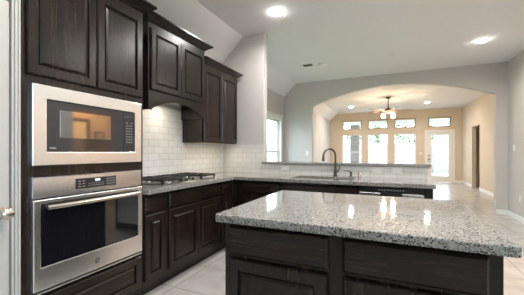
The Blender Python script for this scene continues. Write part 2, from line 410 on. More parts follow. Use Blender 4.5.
# glazed exterior door
d = bpy.data.objects.new('door_1', None); COL.objects.link(d); struct(d, 'white exterior door with a tall glass panel')
bm = cells(B(), [1.385, 1.545, 2.13, 2.255], [0.012, 0.25, 1.90, 2.025], lambda a, z: not (1.545 < a < 2.13 and 0.25 < z < 1.90), MX, YB+.03, YB+.075)
obj('door_slab', bm, WHITE, d, bevel=0.004)
obj('pane', bx(1.545, 2.13, YB+.05, YB+.055, 0.25, 1.90), PANE, d)
bm = cells(B(), [1.515, 1.55, 2.125, 2.16], [0.22, 0.255, 1.895, 1.93], lambda a, z: not (1.55 < a < 2.125 and 0.255 < z < 1.895), MX, YB+.018, YB+.03)
obj('glass_stop', bm, WHITE, d, bevel=0.004)
bm = cells(B(), [1.30, 1.378, 2.262, 2.335], [0, 2.035, 2.11], lambda a, z: not (1.378 < a < 2.262 and z < 2.035), MX, YB-.02, YB)
obj('casing', bm, WHITE, d, bevel=0.004)
obj('door_knob', lathe(B(), (1.45, YB+.03, 0.93), (0,-1,0), [(0,.032),(.008,.032),(.012,.012),(.035,.012),(.04,.026),(.055,.030),(.068,.024),(.072,.0)], 20), BRONZE, d, 'dark round knob', True)
obj('deadbolt', lathe(B(), (1.45, YB+.03, 1.08), (0,-1,0), [(0,.030),(.014,.028),(.018,.015),(.02,0)], 20), BRONZE, d, 'dark round deadbolt', True)

# pantry door at the far left edge
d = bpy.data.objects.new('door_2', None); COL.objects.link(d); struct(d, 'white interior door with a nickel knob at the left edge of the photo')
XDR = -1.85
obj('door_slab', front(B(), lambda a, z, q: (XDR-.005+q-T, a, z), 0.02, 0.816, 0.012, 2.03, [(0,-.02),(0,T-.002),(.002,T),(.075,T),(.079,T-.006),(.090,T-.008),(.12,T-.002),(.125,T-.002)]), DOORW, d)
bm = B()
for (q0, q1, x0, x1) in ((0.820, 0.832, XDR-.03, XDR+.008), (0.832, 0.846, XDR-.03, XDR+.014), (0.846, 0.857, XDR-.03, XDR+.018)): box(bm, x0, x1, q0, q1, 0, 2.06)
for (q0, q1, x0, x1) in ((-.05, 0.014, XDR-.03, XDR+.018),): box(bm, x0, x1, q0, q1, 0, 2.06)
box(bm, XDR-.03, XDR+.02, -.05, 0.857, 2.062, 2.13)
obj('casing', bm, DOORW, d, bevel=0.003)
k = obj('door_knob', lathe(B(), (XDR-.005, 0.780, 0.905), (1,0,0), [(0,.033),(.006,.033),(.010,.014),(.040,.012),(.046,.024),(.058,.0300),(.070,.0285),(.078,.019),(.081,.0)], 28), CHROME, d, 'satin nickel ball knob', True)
wall('wall_pantry', MY, YS, 0.857, 0, CZ, -2.10, XDR-.031, [(-.05, 0.857, 0, 2.13)], PAINT, None)
wall('wall_pantry_side', MY, -.05, 0.857, 0, 2.13, -2.10, XDR-.05, [], PAINT)

# tile
struct(obj('backsplash_left', bx(XL, XL+.010, 1.702, YP-.011, 0.916, 1.75), TILE_Y), 'cream subway tile behind the cooktop')
struct(obj('backsplash_pier', bx(XL, -1.691, YP-.010, YP, 0.916, 1.335), TILE_X), 'cream subway tile under the pier')
struct(obj('backsplash_bar', bx(-1.690, 0.405, YP-.010, YP, 0.916, 1.048), TILE_X), 'cream subway tile below the bar top')

# ------------------------------------------------------------------ tower cabinet
FX = -1.845
TY0, TY1 = 0.860, 1.700
t = thing('tower_cabinet', (-2.12, 1.28, 0), 'tall dark espresso cabinet that houses the microwave and wall oven', 'cabinet')
bm = cells(B(), [TY0, 0.915, 1.655, TY1], [0.10, 0.405, 1.085, 1.145, 1.615, 2.36],
           lambda a, z: not (0.915 < a < 1.655 and (0.405 < z < 1.085 or 1.145 < z < 1.615)), MY, XL+.002, FX)
box(bm, XL+.002, FX-.075, TY0+.002, TY1-.002, 0, 0.10)
obj('carcass', bm, WV, t, bevel=0.002)
def crown(x_face, y0, y1, z0, z1, out, xback, ret0=True, ret1=True):
    """stepped crown profile swept round the front and the ends"""
    prof = [(0.0, 0.0), (0.012, 0.0), (0.016, 0.25), (0.55, 0.62), (0.62, 0.66), (0.80, 0.78), (1.0, 0.82), (1.0, 1.0), (-0.3, 1.0)]
    bm = B(); loops = []
    for o_, h in prof:
        q = max(o_, 0)*out if o_ >= 0 else o_*out
        z = z0 + (z1-z0)*h
        a0 = y0 - (q if ret0 else 0); a1 = y1 + (q if ret1 else 0)
        loops.append([bm.verts.new(p) for p in ((xback, a0, z), (x_face+q, a0, z), (x_face+q, a1, z), (xback, a1, z))])
    for p, q in zip(loops, loops[1:]):
        for k in range(3): bm.faces.new((p[k], p[k+1], q[k+1], q[k]))
    bm.faces.new([l[0] for l in loops]); bm.faces.new([l[3] for l in loops]); bm.faces.new(loops[-1]); bm.faces.new(loops[0])
    return bm
obj('crown_molding', crown(FX, TY0, TY1, 2.335, 2.43, 0.08, XL+.003, False, True), WY, t)
raised_door('door', fx(FX), 0.880, 1.288, 1.663, 2.315, WV, t)
raised_door('door', fx(FX), 1.294, 1.682, 1.663, 2.315, WV, t)
dr = raised_door('drawer', fx(FX), 0.890, 1.672, 0.135, 0.385, WY, t)

# microwave
m = thing('built_in_microwave', (FX, 1.285, 1.145), 'built-in microwave with stainless trim frame above the wall oven', 'microwave')
MX0, MX1, MZ0, MZ1 = 0.905, 1.664, 1.147, 1.613
bm = cells(B(), [MX0, MX0+.0725, MX1-.062, MX1], [MZ0, MZ0+.078, MZ1-.080, MZ1], lambda a, z: not (MX0+.0725 < a < MX1-.062 and MZ0+.078 < z < MZ1-.080), MY, FX+.001, FX+.026)
obj('trim_frame', bm, STEEL, m, bevel=0.003)
a0, a1, z0, z1 = MX0+.0745, MX1-.064, MZ0+.080, MZ1-.082
cp = a1 - 0.095
dr = obj('door', front(B(), fx(FX+.001), a0, cp-.001, z0, z1, [(0,0),(0,.016),(.002,.018)]), MWGLASS, m)
obj('window', front(B(), fx(FX+.019), a0+.074, cp-.108, z0+.085, z1-.052, [(0,0),(0,.0005),(.001,.001)]), MWWIN, dr, 'reflective window')
c = obj('control_panel', front(B(), fx(FX+.001), cp+.001, a1, z0, z1, [(0,0),(0,.016),(.002,.018)]), MWGLASS, m)
obj('display', front(B(), fx(FX+.019), cp+.020, a1-.020, z1-.062, z1-.040, [(0,0),(0,.0005),(.001,.001)]), BLACKPL, c)
bm = B()
for r_ in range(8):
    for q in range(3):
        if (r_, q) in ((0, 1),): continue
        ya = cp + 0.020 + q*0.021; zb = z1 - 0.085 - r_*0.021
        front(bm, fx(FX+.019), ya, ya+.013, zb-.0045, zb+.0045, [(0,0),(0,.0006),(.001,.0008)])
obj('keypad', bm, plain('key_print', (0.13, 0.13, 0.14), 0.5), c)
text('lettering', 'Profile', 0.0135, (FX+.0195, a0+.0355, z0+.021), (R(90), 0, R(90)), MARK, dr)

# wall oven
o = thing('wall_oven', (FX, 1.285, 0.405), 'stainless single wall oven with black window below the microwave', 'oven')
OZ0, OZ1, OG = 0.412, 1.080, 0.955
c = obj('control_panel', front(B(), fx(FX+.001), MX0, MX1, OG+.004, OZ1, [(0,0),(0,.020),(.004,.025)]), STEEL, o)
dp = obj('display_panel', front(B(), fx(FX+.026), 1.141, 1.432, OG+.033, OG+.100, [(0,0),(0,.001),(.004,.003)]), BLACKPL, c)
obj('clock_display', front(B(), fx(FX+.0292), 1.272, 1.307, OG+.077, OG+.089, [(0,0),(0,.0003),(.001,.0006)]), DIGIT, dp)
bm = B()
for q in range(7):
    for r_ in range(2): front(bm, fx(FX+.0292), 1.225+q*.017, 1.232+q*.017, OG+.046+r_*.014, OG+.051+r_*.014, [(0,0),(0,.0003),(.001,.0006)])
obj('keypad', bm, MARK, dp); bm = B()
for q in range(4):
    for r_ in range(3): front(bm, fx(FX+.0292), 1.356+q*.018, 1.365+q*.018, OG+.046+r_*.017, OG+.052+r_*.017, [(0,0),(0,.0003),(.001,.0006)])
obj('keypad', bm, MARK, dp); bm = B()
for q in range(2):
    for r_ in range(3): front(bm, fx(FX+.0292), 1.158+q*.028, 1.174+q*.028, OG+.046+r_*.017, OG+.050+r_*.017, [(0,0),(0,.0003),(.001,.0006)])
obj('keypad', bm, MARK, dp)
dz0, dz1 = OZ0+.022, OG-.004
wa0, wa1, wz0, wz1 = MX0+.038, MX1-.040, dz0+.130, dz1-.024
bm = cells(B(), [MX0, wa0, wa1, MX1], [dz0, wz0, wz1, dz1], lambda a, z: not (wa0 < a < wa1 and wz0 < z < wz1), MY, FX+.001, FX+.036)
dd = obj('door', bm, STEEL, o, bevel=0.004)
obj('window', bx(FX+.002, FX+.033, wa0+.0005, wa1-.0005, wz0+.0005, wz1-.0005), BLACKGLASS, dd, 'black glass window')
hz = wz1 - 0.022
hb = tube(B(), [(FX+.058, MX0+.060, hz), (FX+.064, MX0+.12, hz), (FX+.066, 1.285, hz), (FX+.064, MX1-.12, hz), (FX+.058, MX1-.040, hz)], 0.0135, 14)
for q in (MX0+.075, MX1-.060): tube(hb, [(FX+.030, q, hz), (FX+.060, q, hz)], 0.010, 10)
obj('handle', hb, CHROME, dd, 'long steel bar handle', True)
obj('vent_strip', bx(FX+.001, FX+.030, MX0, MX1, OZ0, OZ0+.008), STEEL, o)
bd = obj('badge', lathe(B(), (FX+.0362, 1.283, dz0+.056), (1,0,0), [(0,.0165),(.0015,.0165),(.0022,.015),(.0023,0)], 28), plain('badge_grey', (0.025, 0.025, 0.028), 0.4), dd, 'round dark badge', True)
text('lettering', 'GE', 0.016, (FX+.0389, 1.283, dz0+.056), (R(90), 0, R(90)), MARK, o)

# ------------------------------------------------------------------ hood cabinet
HX = -2.05
h = thing('hood_cabinet', (-2.22, 2.39, 1.62), 'dark wood hood cabinet with arched valance above the gas cooktop', 'range hood')
HY0, HY1, HB = 1.953, 2.826, 1.625
bm = B()
box(bm, XL+.012, HX, HY0, HY1, 1.80, 2.43)
box(bm, XL+.012, HX-.022, HY0, HY0+.02, HB, 1.80); box(bm, XL+.012, HX-.022, HY1-.02, HY1, HB, 1.80)
obj('carcass', bm, WV, h)
val = [(HY0, 1.80), (HY0, HB), (HY0+.045, HB)]
for k in range(25):
    s_ = k/24; y = HY0+.045 + s_*(HY1-HY0-.09); val.append((y, HB + .012 + 0.105*sin(pi*s_)**0.85))
val += [(HY1-.045, HB), (HY1, HB), (HY1, 1.80)]
obj('valance', prism(B(), val, MY, HX-.020, HX+.004), WY, h)
raised_door('door', fx(HX), HY0+.022, 2.386, 1.812, 2.395, WV, h)
raised_door('door', fx(HX), 2.392, HY1-.022, 1.812, 2.395, WV, h)
obj('crown_molding', crown(HX, HY0, HY1, 2.42, 2.515, 0.082, XL+.012), WY, h)
obj('liner', bx(XL+.03, HX-.025, HY0+.022, HY1-.022, 1.775, 1.799), STEEL, h)
lamp('hood_lamp', 'AREA', (-2.2, 2.39, 1.765), 1.6, (1.0, 0.9, 0.74), h, 0.12)

# upper cabinet to the right of the hood
UX = -2.09
u = thing('upper_cabinet', (-2.24, 3.25, 1.34), 'dark two-door wall cabinet in the corner right of the hood', 'cabinet')
UY0, UY1 = 2.829, 3.690
obj('carcass', bx(XL+.012, UX, UY0, UY1, 1.345, 2.31), WV, u, bevel=0.002)
obj('underside', bx(XL+.013, UX-.03, UY0+.02, UY1-.02, 1.339, 1.3448), TANBOARD, u, 'pale tan board')
raised_door('door', fx(UX), UY0+.022, 3.254, 1.362, 2.275, WV, u)
raised_door('door', fx(UX), 3.260, UY1-.022, 1.362, 2.275, WV, u)
obj('crown_molding', crown(UX, UY0, UY1, 2.295, 2.39, 0.072, XL+.012, False, True), WY, u)

sl = obj('light_strip', bx(-2.175, -2.145, UY0+.05, UY1-.05, 1.330, 1.3385), WHITEPL, u)
lo = lamp('strip_lamp', 'AREA', (-2.16, 3.26, 1.327), 1.1, (1.0, 0.84, 0.60), u, 0.05)
lo.data.shape = 'RECTANGLE'; lo.data.size = 0.03; lo.data.size_y = 0.72
# ------------------------------------------------------------------ base cabinets, left run
def base_body(name_parent, x0, x1, y0, y1, toe):
    pass
def left_base(label, y0, y1, drawer, doors):
    e = thing('base_cabinet', (-2.1, 0.5*(y0+y1), 0), label, 'cabinet')
    bm = bx(XL+.002, FX, y0+.0008, y1-.0008, 0.105, 0.874); obj('carcass', bm, WV, e)
    obj('toe_kick', bx(XL+.002, FX-.078, y0+.0008, y1-.0008, 0, 0.104), WY, e)
    slab_front('drawer', fx(FX), drawer[0], drawer[1], 0.718, 0.848, WY, e)
    for a, b in doors: raised_door('door', fx(FX), a, b, 0.155, 0.700, WV, e)
    return e
left_base('narrow dark base cabinet beside the oven tower', 1.702, 1.962, (1.712, 1.938), [(1.712, 1.938)])
left_base('wide two-door dark base cabinet below the cooktop', 1.963, 2.866, (1.990, 2.842), [(1.990, 2.412), (2.418, 2.842)])
FY = 3.145
left_base('slim dark base cabinet in the corner past the cooktop', 2.867, FY-.002, (2.886, 3.112), [(2.886, 3.112)])
# back run
def back_base(label, x0, x1, drawer, doors, name='base_cabinet'):
    e = thing(name, (0.5*(x0+x1), 3.45, 0), label, 'cabinet')
    obj('carcass', bx(x0+.0008, x1-.0008, FY, YP-.011, 0.105, 0.874), WV, e)
    obj('toe_kick', bx(x0+.0008, x1-.0008, FY+.078, YP-.011, 0, 0.104), WX, e)
    slab_front('drawer', fy(FY), drawer[0], drawer[1], 0.718, 0.848, WX, e)
    for a, b in doors: raised_door('door', fy(FY), a, b, 0.155, 0.700, WV, e)
    return e
back_base('dark base cabinet left of the sink cabinet, under the bar', -1.842, -1.190, (-1.68, -1.205), [(-1.68, -1.205)])
# sink base: hollow top so the basin fits
e = thing('sink_cabinet', (-.745, 3.45, 0), 'wide dark base cabinet with false front below the sink', 'cabinet')
bm = cells(B(), [-1.189, -1.16, -.332, -.303], [FY, FY+.03, YP-.04, YP-.011], lambda a, b: not (-1.16 < a < -.332 and FY+.03 < b < YP-.04), lambda a, b, d: (a, b, d), 0.125, 0.874)
box(bm, -1.189, -.303, FY, YP-.011, 0.105, 0.125)
obj('carcass', bm, WV, e)
obj('toe_kick', bx(-1.189, -.303, FY+.078, YP-.011, 0, 0.104), WX, e)
slab_front('false_front', fy(FY), -1.165, -.325, 0.718, 0.848, WX, e)
raised_door('door', fy(FY), -1.165, -.748, 0.155, 0.700, WV, e); raised_door('door', fy(FY), -.742, -.325, 0.155, 0.700, WV, e)
# dishwasher
e = thing('dishwasher', (0.005, 3.45, 0), 'stainless dishwasher with a black control strip at the bar end', 'dishwasher')
obj('tub', bx(-.297, 0.303, FY+.01, YP-.02, 0.10, 0.872), BLACKPL, e)
obj('toe_panel', bx(-.297, 0.303, FY+.07, FY+.09, 0.0, 0.099), BLACKPL, e)
dw = obj('door', bx(-.295, 0.301, FY-.022, FY+.009, 0.115, 0.806), STEEL, e, bevel=0.004)
cp_ = obj('control_panel', bx(-.295, 0.301, FY-.026, FY+.009, 0.810, 0.868), BLACKPL, e, bevel=0.006)
obj('pocket_handle', bx(-.09, 0.11, FY-.0265, FY-.0222, 0.778, 0.805), plain('pocket_dark', (0.004, 0.004, 0.004), 0.6), dw)
bm = B()
for q in range(9): box(bm, -.11+q*.028, -.094+q*.028, FY-.0272, FY-.0262, 0.832, 0.846)
obj('buttons', bm, plain('button_grey', (0.16, 0.16, 0.17), 0.4), cp_)
e = thing('end_panel', (0.34, 3.45, 0), 'dark wood end panel right of the dishwasher', 'panel')
obj('board', bx(0.306, 0.378, FY-.004, YP-.011, 0.0, 0.874), WV, e, bevel=0.003)

# ------------------------------------------------------------------ counters
CF, BF = -1.785, 3.088
SX0, SX1, SY0, SY1 = -1.085, -.375, 3.215, 3.610
us = sorted({XL+.011, CF, SX0, SX1, 0.397}); vs = sorted({1.702, BF, SY0, SY1, YP-.0105})
full = lambda a, b: (a < CF or b > BF) and not (SX0 < a < SX1 and SY0 < b < SY1)
ct = obj('countertop', cells(B(), us, vs, full, lambda a, b, d: (a, b, d), 0.875, 0.915), GR, bevel=0.005, origin=(-1.5, 3.3, 0.875))
tag(ct, 'speckled granite L-shaped counter holding the cooktop and sink', 'countertop')
bt = obj('bar_top', bx(-1.714, 0.437, YP-.035, YP+.33, 1.0485, 1.084), GR, bevel=0.005, origin=(-.6, 3.9, 1.0485))
tag(bt, 'long raised granite bar ledge on the tiled half wall', 'bar top')
# island
IX0, IX1, IY0, IY1 = -.772, 0.362, 1.243, 2.115
e = thing('island_cabinet', (-.2, 1.68, 0), 'dark wood kitchen island base with drawers and panelled doors', 'kitchen island')
obj('carcass', bx(IX0, IX1, IY0, IY1, 0.105, 0.874), WV, e, bevel=0.003)
obj('toe_kick', bx(IX0+.04, IX1-.04, IY0+.07, IY1-.04, 0, 0.104), WX, e)
for a, b in ((-.740, -.243), (-.183, 0.318)):
    slab_front('drawer', fy(IY0), a, b, 0.715, 0.856, WX, e)
    raised_door('door', fy(IY0), a, b, 0.150, 0.694, WV, e)
def rrect(x0, x1, y0, y1, r, n=6):
    P = []
    for cx_, cy_, s0 in ((x1-r, y1-r, 0), (x0+r, y1-r, 90), (x0+r, y0+r, 180), (x1-r, y0+r, 270)):
        for k in range(n+1):
            a = R(s0 + 90*k/n); P.append((cx_ + r*cos(a), cy_ + r*sin(a)))
    return P
it = obj('countertop', prism(B(), rrect(-.803, 0.397, 1.190, 2.163, 0.016), lambda a, b, d: (a, b, d), 0.8745, 0.9145), GR, bevel=0.006, origin=(-.2, 1.68, 0.8745))
tag(it, 'large speckled granite slab on the island in front', 'countertop')

# ------------------------------------------------------------------ sink, faucet
e = thing('kitchen_sink', (-.73, 3.41, 0.70), 'steel undermount sink set in the granite under the bar', 'sink')
bm = B(); x0, x1, y0, y1 = SX0-.006, SX1+.006, SY0-.006, SY1+.006
L = []
for ins, z in ((-.02, 0.8740), (0.0, 0.8740), (0.004, 0.72), (0.03, 0.700), (.25, .695)):
    i2 = min(ins, 0.18)
    L.append([bm.verts.new(p) for p in ((x0+ins, y0+i2, z), (x1-ins, y0+i2, z), (x1-ins, y1-i2, z), (x0+ins, y1-i2, z))])
for p, q in zip(L, L[1:]):
    for k in range(4): bm.faces.new((p[k], p[(k+1)%4], q[(k+1)%4], q[k]))
bm.faces.new(L[-1]); obj('basin', bm, plain('sink_steel', (0.22, 0.21, 0.20), 0.38, 1), e)
obj('drain', lathe(B(), (-.73, 3.41, 0.696), (0,0,1), [(0,.045),(.004,.045),(.005,.03),(.002,0)], 20), CHROME, e, None, True)
f = thing('faucet', (-.64, 3.70, 0.915), 'tall gooseneck pull-down faucet behind the sink', 'faucet')
fx0, fy0, fz0 = -.64, 3.70, 0.9155
obj('base', lathe(B(), (fx0, fy0, fz0), (0,0,1), [(0,.028),(.006,.028),(.010,.022),(.09,.019),(.10,.014)], 20), FAUCET, f, None, True)
dirv = Vector((-.72, -.69, 0)).normalized(); rad = 0.088
pts = [(fx0, fy0, fz0+.09), (fx0, fy0, fz0+.17), (fx0, fy0, fz0+.25)]
for k in range(1, 15):
    a = pi*k/14 * 0.97; q = Vector((fx0, fy0, fz0+.26)) + dirv*(rad - rad*cos(a)) + Vector((0,0,rad*sin(a))); pts.append(tuple(q))
obj('spout', tube(B(), pts, 0.0125, 14), FAUCET, f, None, True)
p0 = Vector(pts[-1]); obj('spray_head', lathe(B(), p0 + Vector((0,0,.005)), dirv*0.06 + Vector((0,0,-1)), [(0,.013),(.02,.0155),(.07,.019),(.082,.018),(.083,0)], 18), FAUCET, f, None, True)
hb = tube(B(), [(fx0+.012, fy0, fz0+.055), (fx0+.035, fy0, fz0+.06)], [.013, .012], 12); tube(hb, [(fx0+.035, fy0, fz0+.058), (fx0+.048, fy0-.005, fz0+.10), (fx0+.055, fy0-.008, fz0+.135)], [.008, .006, .005], 10)
obj('handle', hb, FAUCET, f, None, True)
s = thing('soap_dispenser', (-.445, 3.69, 0.915), 'small pump soap dispenser right of the faucet', 'soap dispenser')
obj('body', lathe(B(), (-.445, 3.69, 0.9155), (0,0,1), [(0,.022),(.006,.022),(.010,.014),(.045,.013),(.048,.016),(.062,.015),(.064,0)], 18), FAUCET, s, None, True)
obj('nozzle', tube(B(), [(-.445, 3.69, 0.972), (-.475, 3.675, 0.990), (-.52, 3.655, 0.992), (-.53, 3.65, 0.985)], [.008,.007,.006,.005], 10), FAUCET, s, None, True)
s = obj('air_gap_cap', lathe(B(), (-.345, 3.70, 0.9155), (0,0,1), [(0,.021),(.008,.021),(.009,.018),(.05,.018),(.056,.014),(.058,0)], 20), CHROME, None, None, True, origin=(-.345, 3.70, 0.9155))
tag(s, 'small nickel cylinder cap on the counter right of the soap dispenser', 'air gap')

# ------------------------------------------------------------------ cooktop
c = thing('gas_cooktop', (-2.11, 2.415, 0.915), 'steel gas cooktop with black cast iron grates on the left counter', 'cooktop')
KX0, KX1, KY0, KY1 = -2.345, -1.885, 1.975, 2.865
obj('base_plate', front(B(), lambda a, b, d: (b, a, 0.9155+d), KY0, KY1, KX0, KX1, [(0,0),(0,.004),(.012,.010),(.02,.008)]), plain('cooktop_steel', (0.42, 0.42, 0.42), 0.3, 1), c)
zb = 0.9240
def burner(x, y, r):
    b_ = obj('burner', lathe(B(), (x, y, zb), (0,0,1), [(0,r*1.25),(.006,r*1.2),(.008,r),(.018,r),(.019,0)], 24), STEEL, c, None, True)
    obj('burner_cap', lathe(B(), (x, y, zb+.0192), (0,0,1), [(0,r*.92),(.006,r*.92),(.009,r*.7),(.0095,0)], 24), IRON, b_, 'black cap', True)
for x, y, r in ((-2.22, 2.125, .035), (-1.99, 2.125, .042), (-2.20, 2.42, .055), (-2.22, 2.715, .042), (-1.99, 2.715, .035)): burner(x, y, r)
def grate(y0, y1, x0, x1):
    bm = B(); zt = 0.970; th = .017; z0 = zt-.020
    for y in (y0, y1-th): box(bm, x0, x1, y, y+th, z0, zt)
    for x in (x0, x1-th, 0.5*(x0+x1)-th/2): box(bm, x, x+th, y0+th, y1-th, z0, zt)
    ym = 0.5*(y0+y1); 
    for fy_ in (y0+.27*(y1-y0), y0+.73*(y1-y0)):
        for p_, q_ in ((x0+th, x0+.11), (x1-.11, x1-th)): box(bm, p_, q_, fy_-.006, fy_+.006, z0, zt+.004)
    for cx_ in (x0+.25*(x1-x0), x0+.75*(x1-x0)):
        box(bm, cx_-th/2, cx_+th/2, y0+th, ym-.035, z0, zt+.004); box(bm, cx_-th/2, cx_+th/2, ym+.035, y1-th, z0, zt+.004)
        for sx_ in (-1, 1):
            xa = cx_ + sx_*.035; xb = cx_ + sx_*(.25*(x1-x0)-th*.6); box(bm, min(xa, xb), max(xa, xb), ym-th/2, ym+th/2, z0, zt+.004)
    for x in (x0, x1-.018):
        for y in (y0, y1-.018): box(bm, x, x+.018, y, y+.018, 0.9245, z0)
    obj('grate', bm, IRON, c, bevel=0.002)
grate(1.99, 2.26, KX0+.02, KX1-.02); grate(2.275, 2.555, KX0+.02, -2.05); grate(2.57, 2.845, KX0+.02, KX1-.02)
for k in range(5):
    y = 2.305 + k*.055; obj('knob', lathe(B(), (-1.965 + (.025 if k % 2 else -.02), y, 0.9240), (0,0,1), [(0,.019),(.004,.019),(.006,.015),(.024,.013),(.026,.010),(.0265,0)], 18), FAUCET, c, None, True)

# ------------------------------------------------------------------ outlets and switches
def plate(name, mp, a, z, w, hh, label, cat, group, kind):
    loc = mp(a, z, 0); e = thing(name, loc, label, cat, group)
    obj('cover_plate', front(B(), mp, a-w/2, a+w/2, z-hh/2, z+hh/2, [(0,.0005),(0,.004),(.004,.007)]), WHITEPL, e)
    if kind == 'o':
        for s_ in (-1, 1):
            if w > hh: front_args = (a+s_*.02-.013, a+s_*.02+.013, z-.013, z+.013)
            else: front_args = (a-.013, a+.013, z+s_*.02-.013, z+s_*.02+.013)
            obj('socket', front(B(), mp, *front_args, [(0,.0072),(0,.009),(.002,.010)]), WHITE, e)
    else:
        obj('rocker', front(B(), mp, a-.014, a+.014, z-.03, z+.03, [(0,.0072),(0,.010),(.003,.013)]), WHITE, e)
BYF = fy(YP-.0102)
plate('outlet', BYF, -1.36, 1.00, .115, .072, 'white outlet on the bar tile left of the sink', 'outlet', None, 'o')
plate('outlet', BYF, -.15, 1.00, .115, .072, 'white outlet on the bar tile nearest right of the air gap cap', 'outlet', None, 'o')
plate('outlet', BYF, 0.075, 1.00, .118, .074, 'white outlet on the bar tile closest to the bar end', 'outlet', None, 'o')
PL = lambda a, z, d: (XL+.0102+d, a, z)
e = thing('outlet', (XL+.01, 1.745, 1.31), 'small black outlet on the tile beside the oven tower', 'outlet')
plate('light_switch', fy(YA), -1.90, 1.20, .075, .118, 'white switch plate on the wall left of the arch', 'light switch', None, 's')
RXF = lambda a, z, d: (XR-d, a, z)
plate('light_switch', RXF, 6.62, 1.30, .12, .118, 'white switch plate on the right kitchen wall', 'light switch', None, 's')
plate('outlet', RXF, 6.36, 0.40, .075, .118, 'white outlet low on the right kitchen wall', 'outlet', None, 'o')
plate('light_switch', fy(YB), 1.16, 1.17, .115, .118, 'white switch plate beside the glass exterior door', 'light switch', None, 's')
LXF = lambda a, z, d: (XV-d, a, z)
plate('outlet', LXF, 12.35, 0.40, .075, .118, 'white outlet low on the far right wall past the doorway', 'outlet', None, 'o')
plate('light_switch', LXF, 12.3, 1.20, .075, .118, 'white switch plate on the far right wall past the doorway', 'light switch', None, 's')
bpy.data.objects.remove(e)
e = thing('outlet', (XL+.01, 2.06, 1.31), 'small black outlet on the tile beside the oven tower', 'outlet')
obj('cover_plate', front(B(), PL, 2.06-.036, 2.06+.036, 1.31-.058, 1.31+.058, [(0,.0005),(0,.004),(.004,.007)]), BLACKPL, e)
for s_ in (-1, 1): obj('socket', front(B(), PL, 2.06-.013, 2.06+.013, 1.31+s_*.02-.013, 1.31+s_*.02+.013, [(0,.0072),(0,.009),(.002,.010)]), BLACKPL, e)

# ------------------------------------------------------------------ ceiling fixtures
def can(x, y, label, power, col, group='recessed ceiling lights', src=[None]):
    if src[0] is None:
        e = thing('recessed_light', (x, y, CZ), label, 'ceiling light', group)
        bm = B(); lathe(bm, (x, y, CZ-.0005), (0,0,-1), [(0,.082),(.003,.080),(.006,.067),(.005,.063)], 32)
        obj('trim_ring', bm, WHITE, e, None, True)
        obj('lens', lathe(B(), (x, y, CZ-.004), (0,0,-1), [(0,.062),(.010,.061),(.018,.054),(.025,.038),(.028,.018),(.029,0)], 32), CANLENS, e, 'bright glowing lens', True)
        src[0] = e
    else:
        e = src[0].copy(); COL.objects.link(e); e.location = (x, y, CZ); e['label'] = label
        for ch in src[0].children:
            if ch.type == 'MESH':
                c_ = ch.copy(); COL.objects.link(c_); c_.parent = e
    lamp('can_lamp', 'AREA', (x, y, CZ-.05), power, col, e, 0.15, spread=R(165))
    return e
can(-1.29, 3.30, 'round recessed ceiling light above the corner by the wall stub', CAN_W, CAN_COL)
can(1.32, 5.47, 'round recessed ceiling light at the right, before the arch', CAN_W, CAN_COL)
can(-1.38, 11.4, 'round recessed ceiling light left of the ceiling fan', CAN_W*1.5, CAN_COL)
can(1.20, 11.45, 'round recessed ceiling light right of the ceiling fan', CAN_W*1.5, CAN_COL)
for x, y, l in ((0.02, 3.30, 'recessed ceiling light above the far edge of the island'), (1.32, 3.30, 'recessed ceiling light above the right side of the island'),
                (-.85, 0.95, 'recessed ceiling light above the aisle by the oven tower'), (0.02, 1.10, 'recessed ceiling light above the near edge of the island'),
                (1.32, 1.10, 'recessed ceiling light near the right wall by the island')):
    can(x, y, l, CAN_W, CAN_COL)
e = thing('ceiling_vent', (-1.51, 5.56, CZ), 'small louvred air vent in the ceiling near the left slope', 'vent')
x, y = -1.51, 5.56
bm = cells(B(), [x-.12, x-.09, x+.09, x+.12], [y-.10, y-.07, y+.07, y+.10], lambda a, b: not (abs(a-x) < .09 and abs(b-y) < .07), lambda a, b, d: (a, b, d), CZ-.012, CZ-.0005)
obj('frame', bm, WHITE, e, bevel=0.003)
obj('duct', bx(x-.09, x+.09, y-.07, y+.07, CZ-.003, CZ-.0005), DARKVENT, e)
LOUV = plain('louver_paint', (0.30, 0.27, 0.22), 0.6)
for k in range(5):
    yy = y-.060+k*.026; obj('louver', prism(B(), [(yy, CZ-.012), (yy+.004, CZ-.012), (yy+.014, CZ-.0035), (yy+.010, CZ-.0035)], MY, x-.09, x+.09), LOUV, e)
sd = obj('smoke_detector', lathe(B(), (-1.24, 5.62, CZ-.0005), (0,0,-1), [(0,.07),(.012,.07),(.028,.058),(.034,.03),(.035,0)], 28), WHITE, None, None, True, origin=(-1.24, 5.62, CZ))
tag(sd, 'flat white round detector on the ceiling right of the vent', 'smoke detector')
e = thing('unlit_fixture', (0.02, 5.58, CZ), 'unlit round white fixture in the middle of the ceiling', 'ceiling fixture')  # use unknown, built as a plain unlit ring and lens
obj('trim_ring', lathe(B(), (0.02, 5.58, CZ-.0005), (0,0,-1), [(0,.098),(.005,.095),(.010,.080),(.008,.074)], 28), WHITE, e, None, True)
obj('lens', lathe(B(), (0.02, 5.58, CZ-.010), (0,0,-1), [(0,.07),(.003,.05),(.004,0)], 28), WHITEPL, e, None, True)

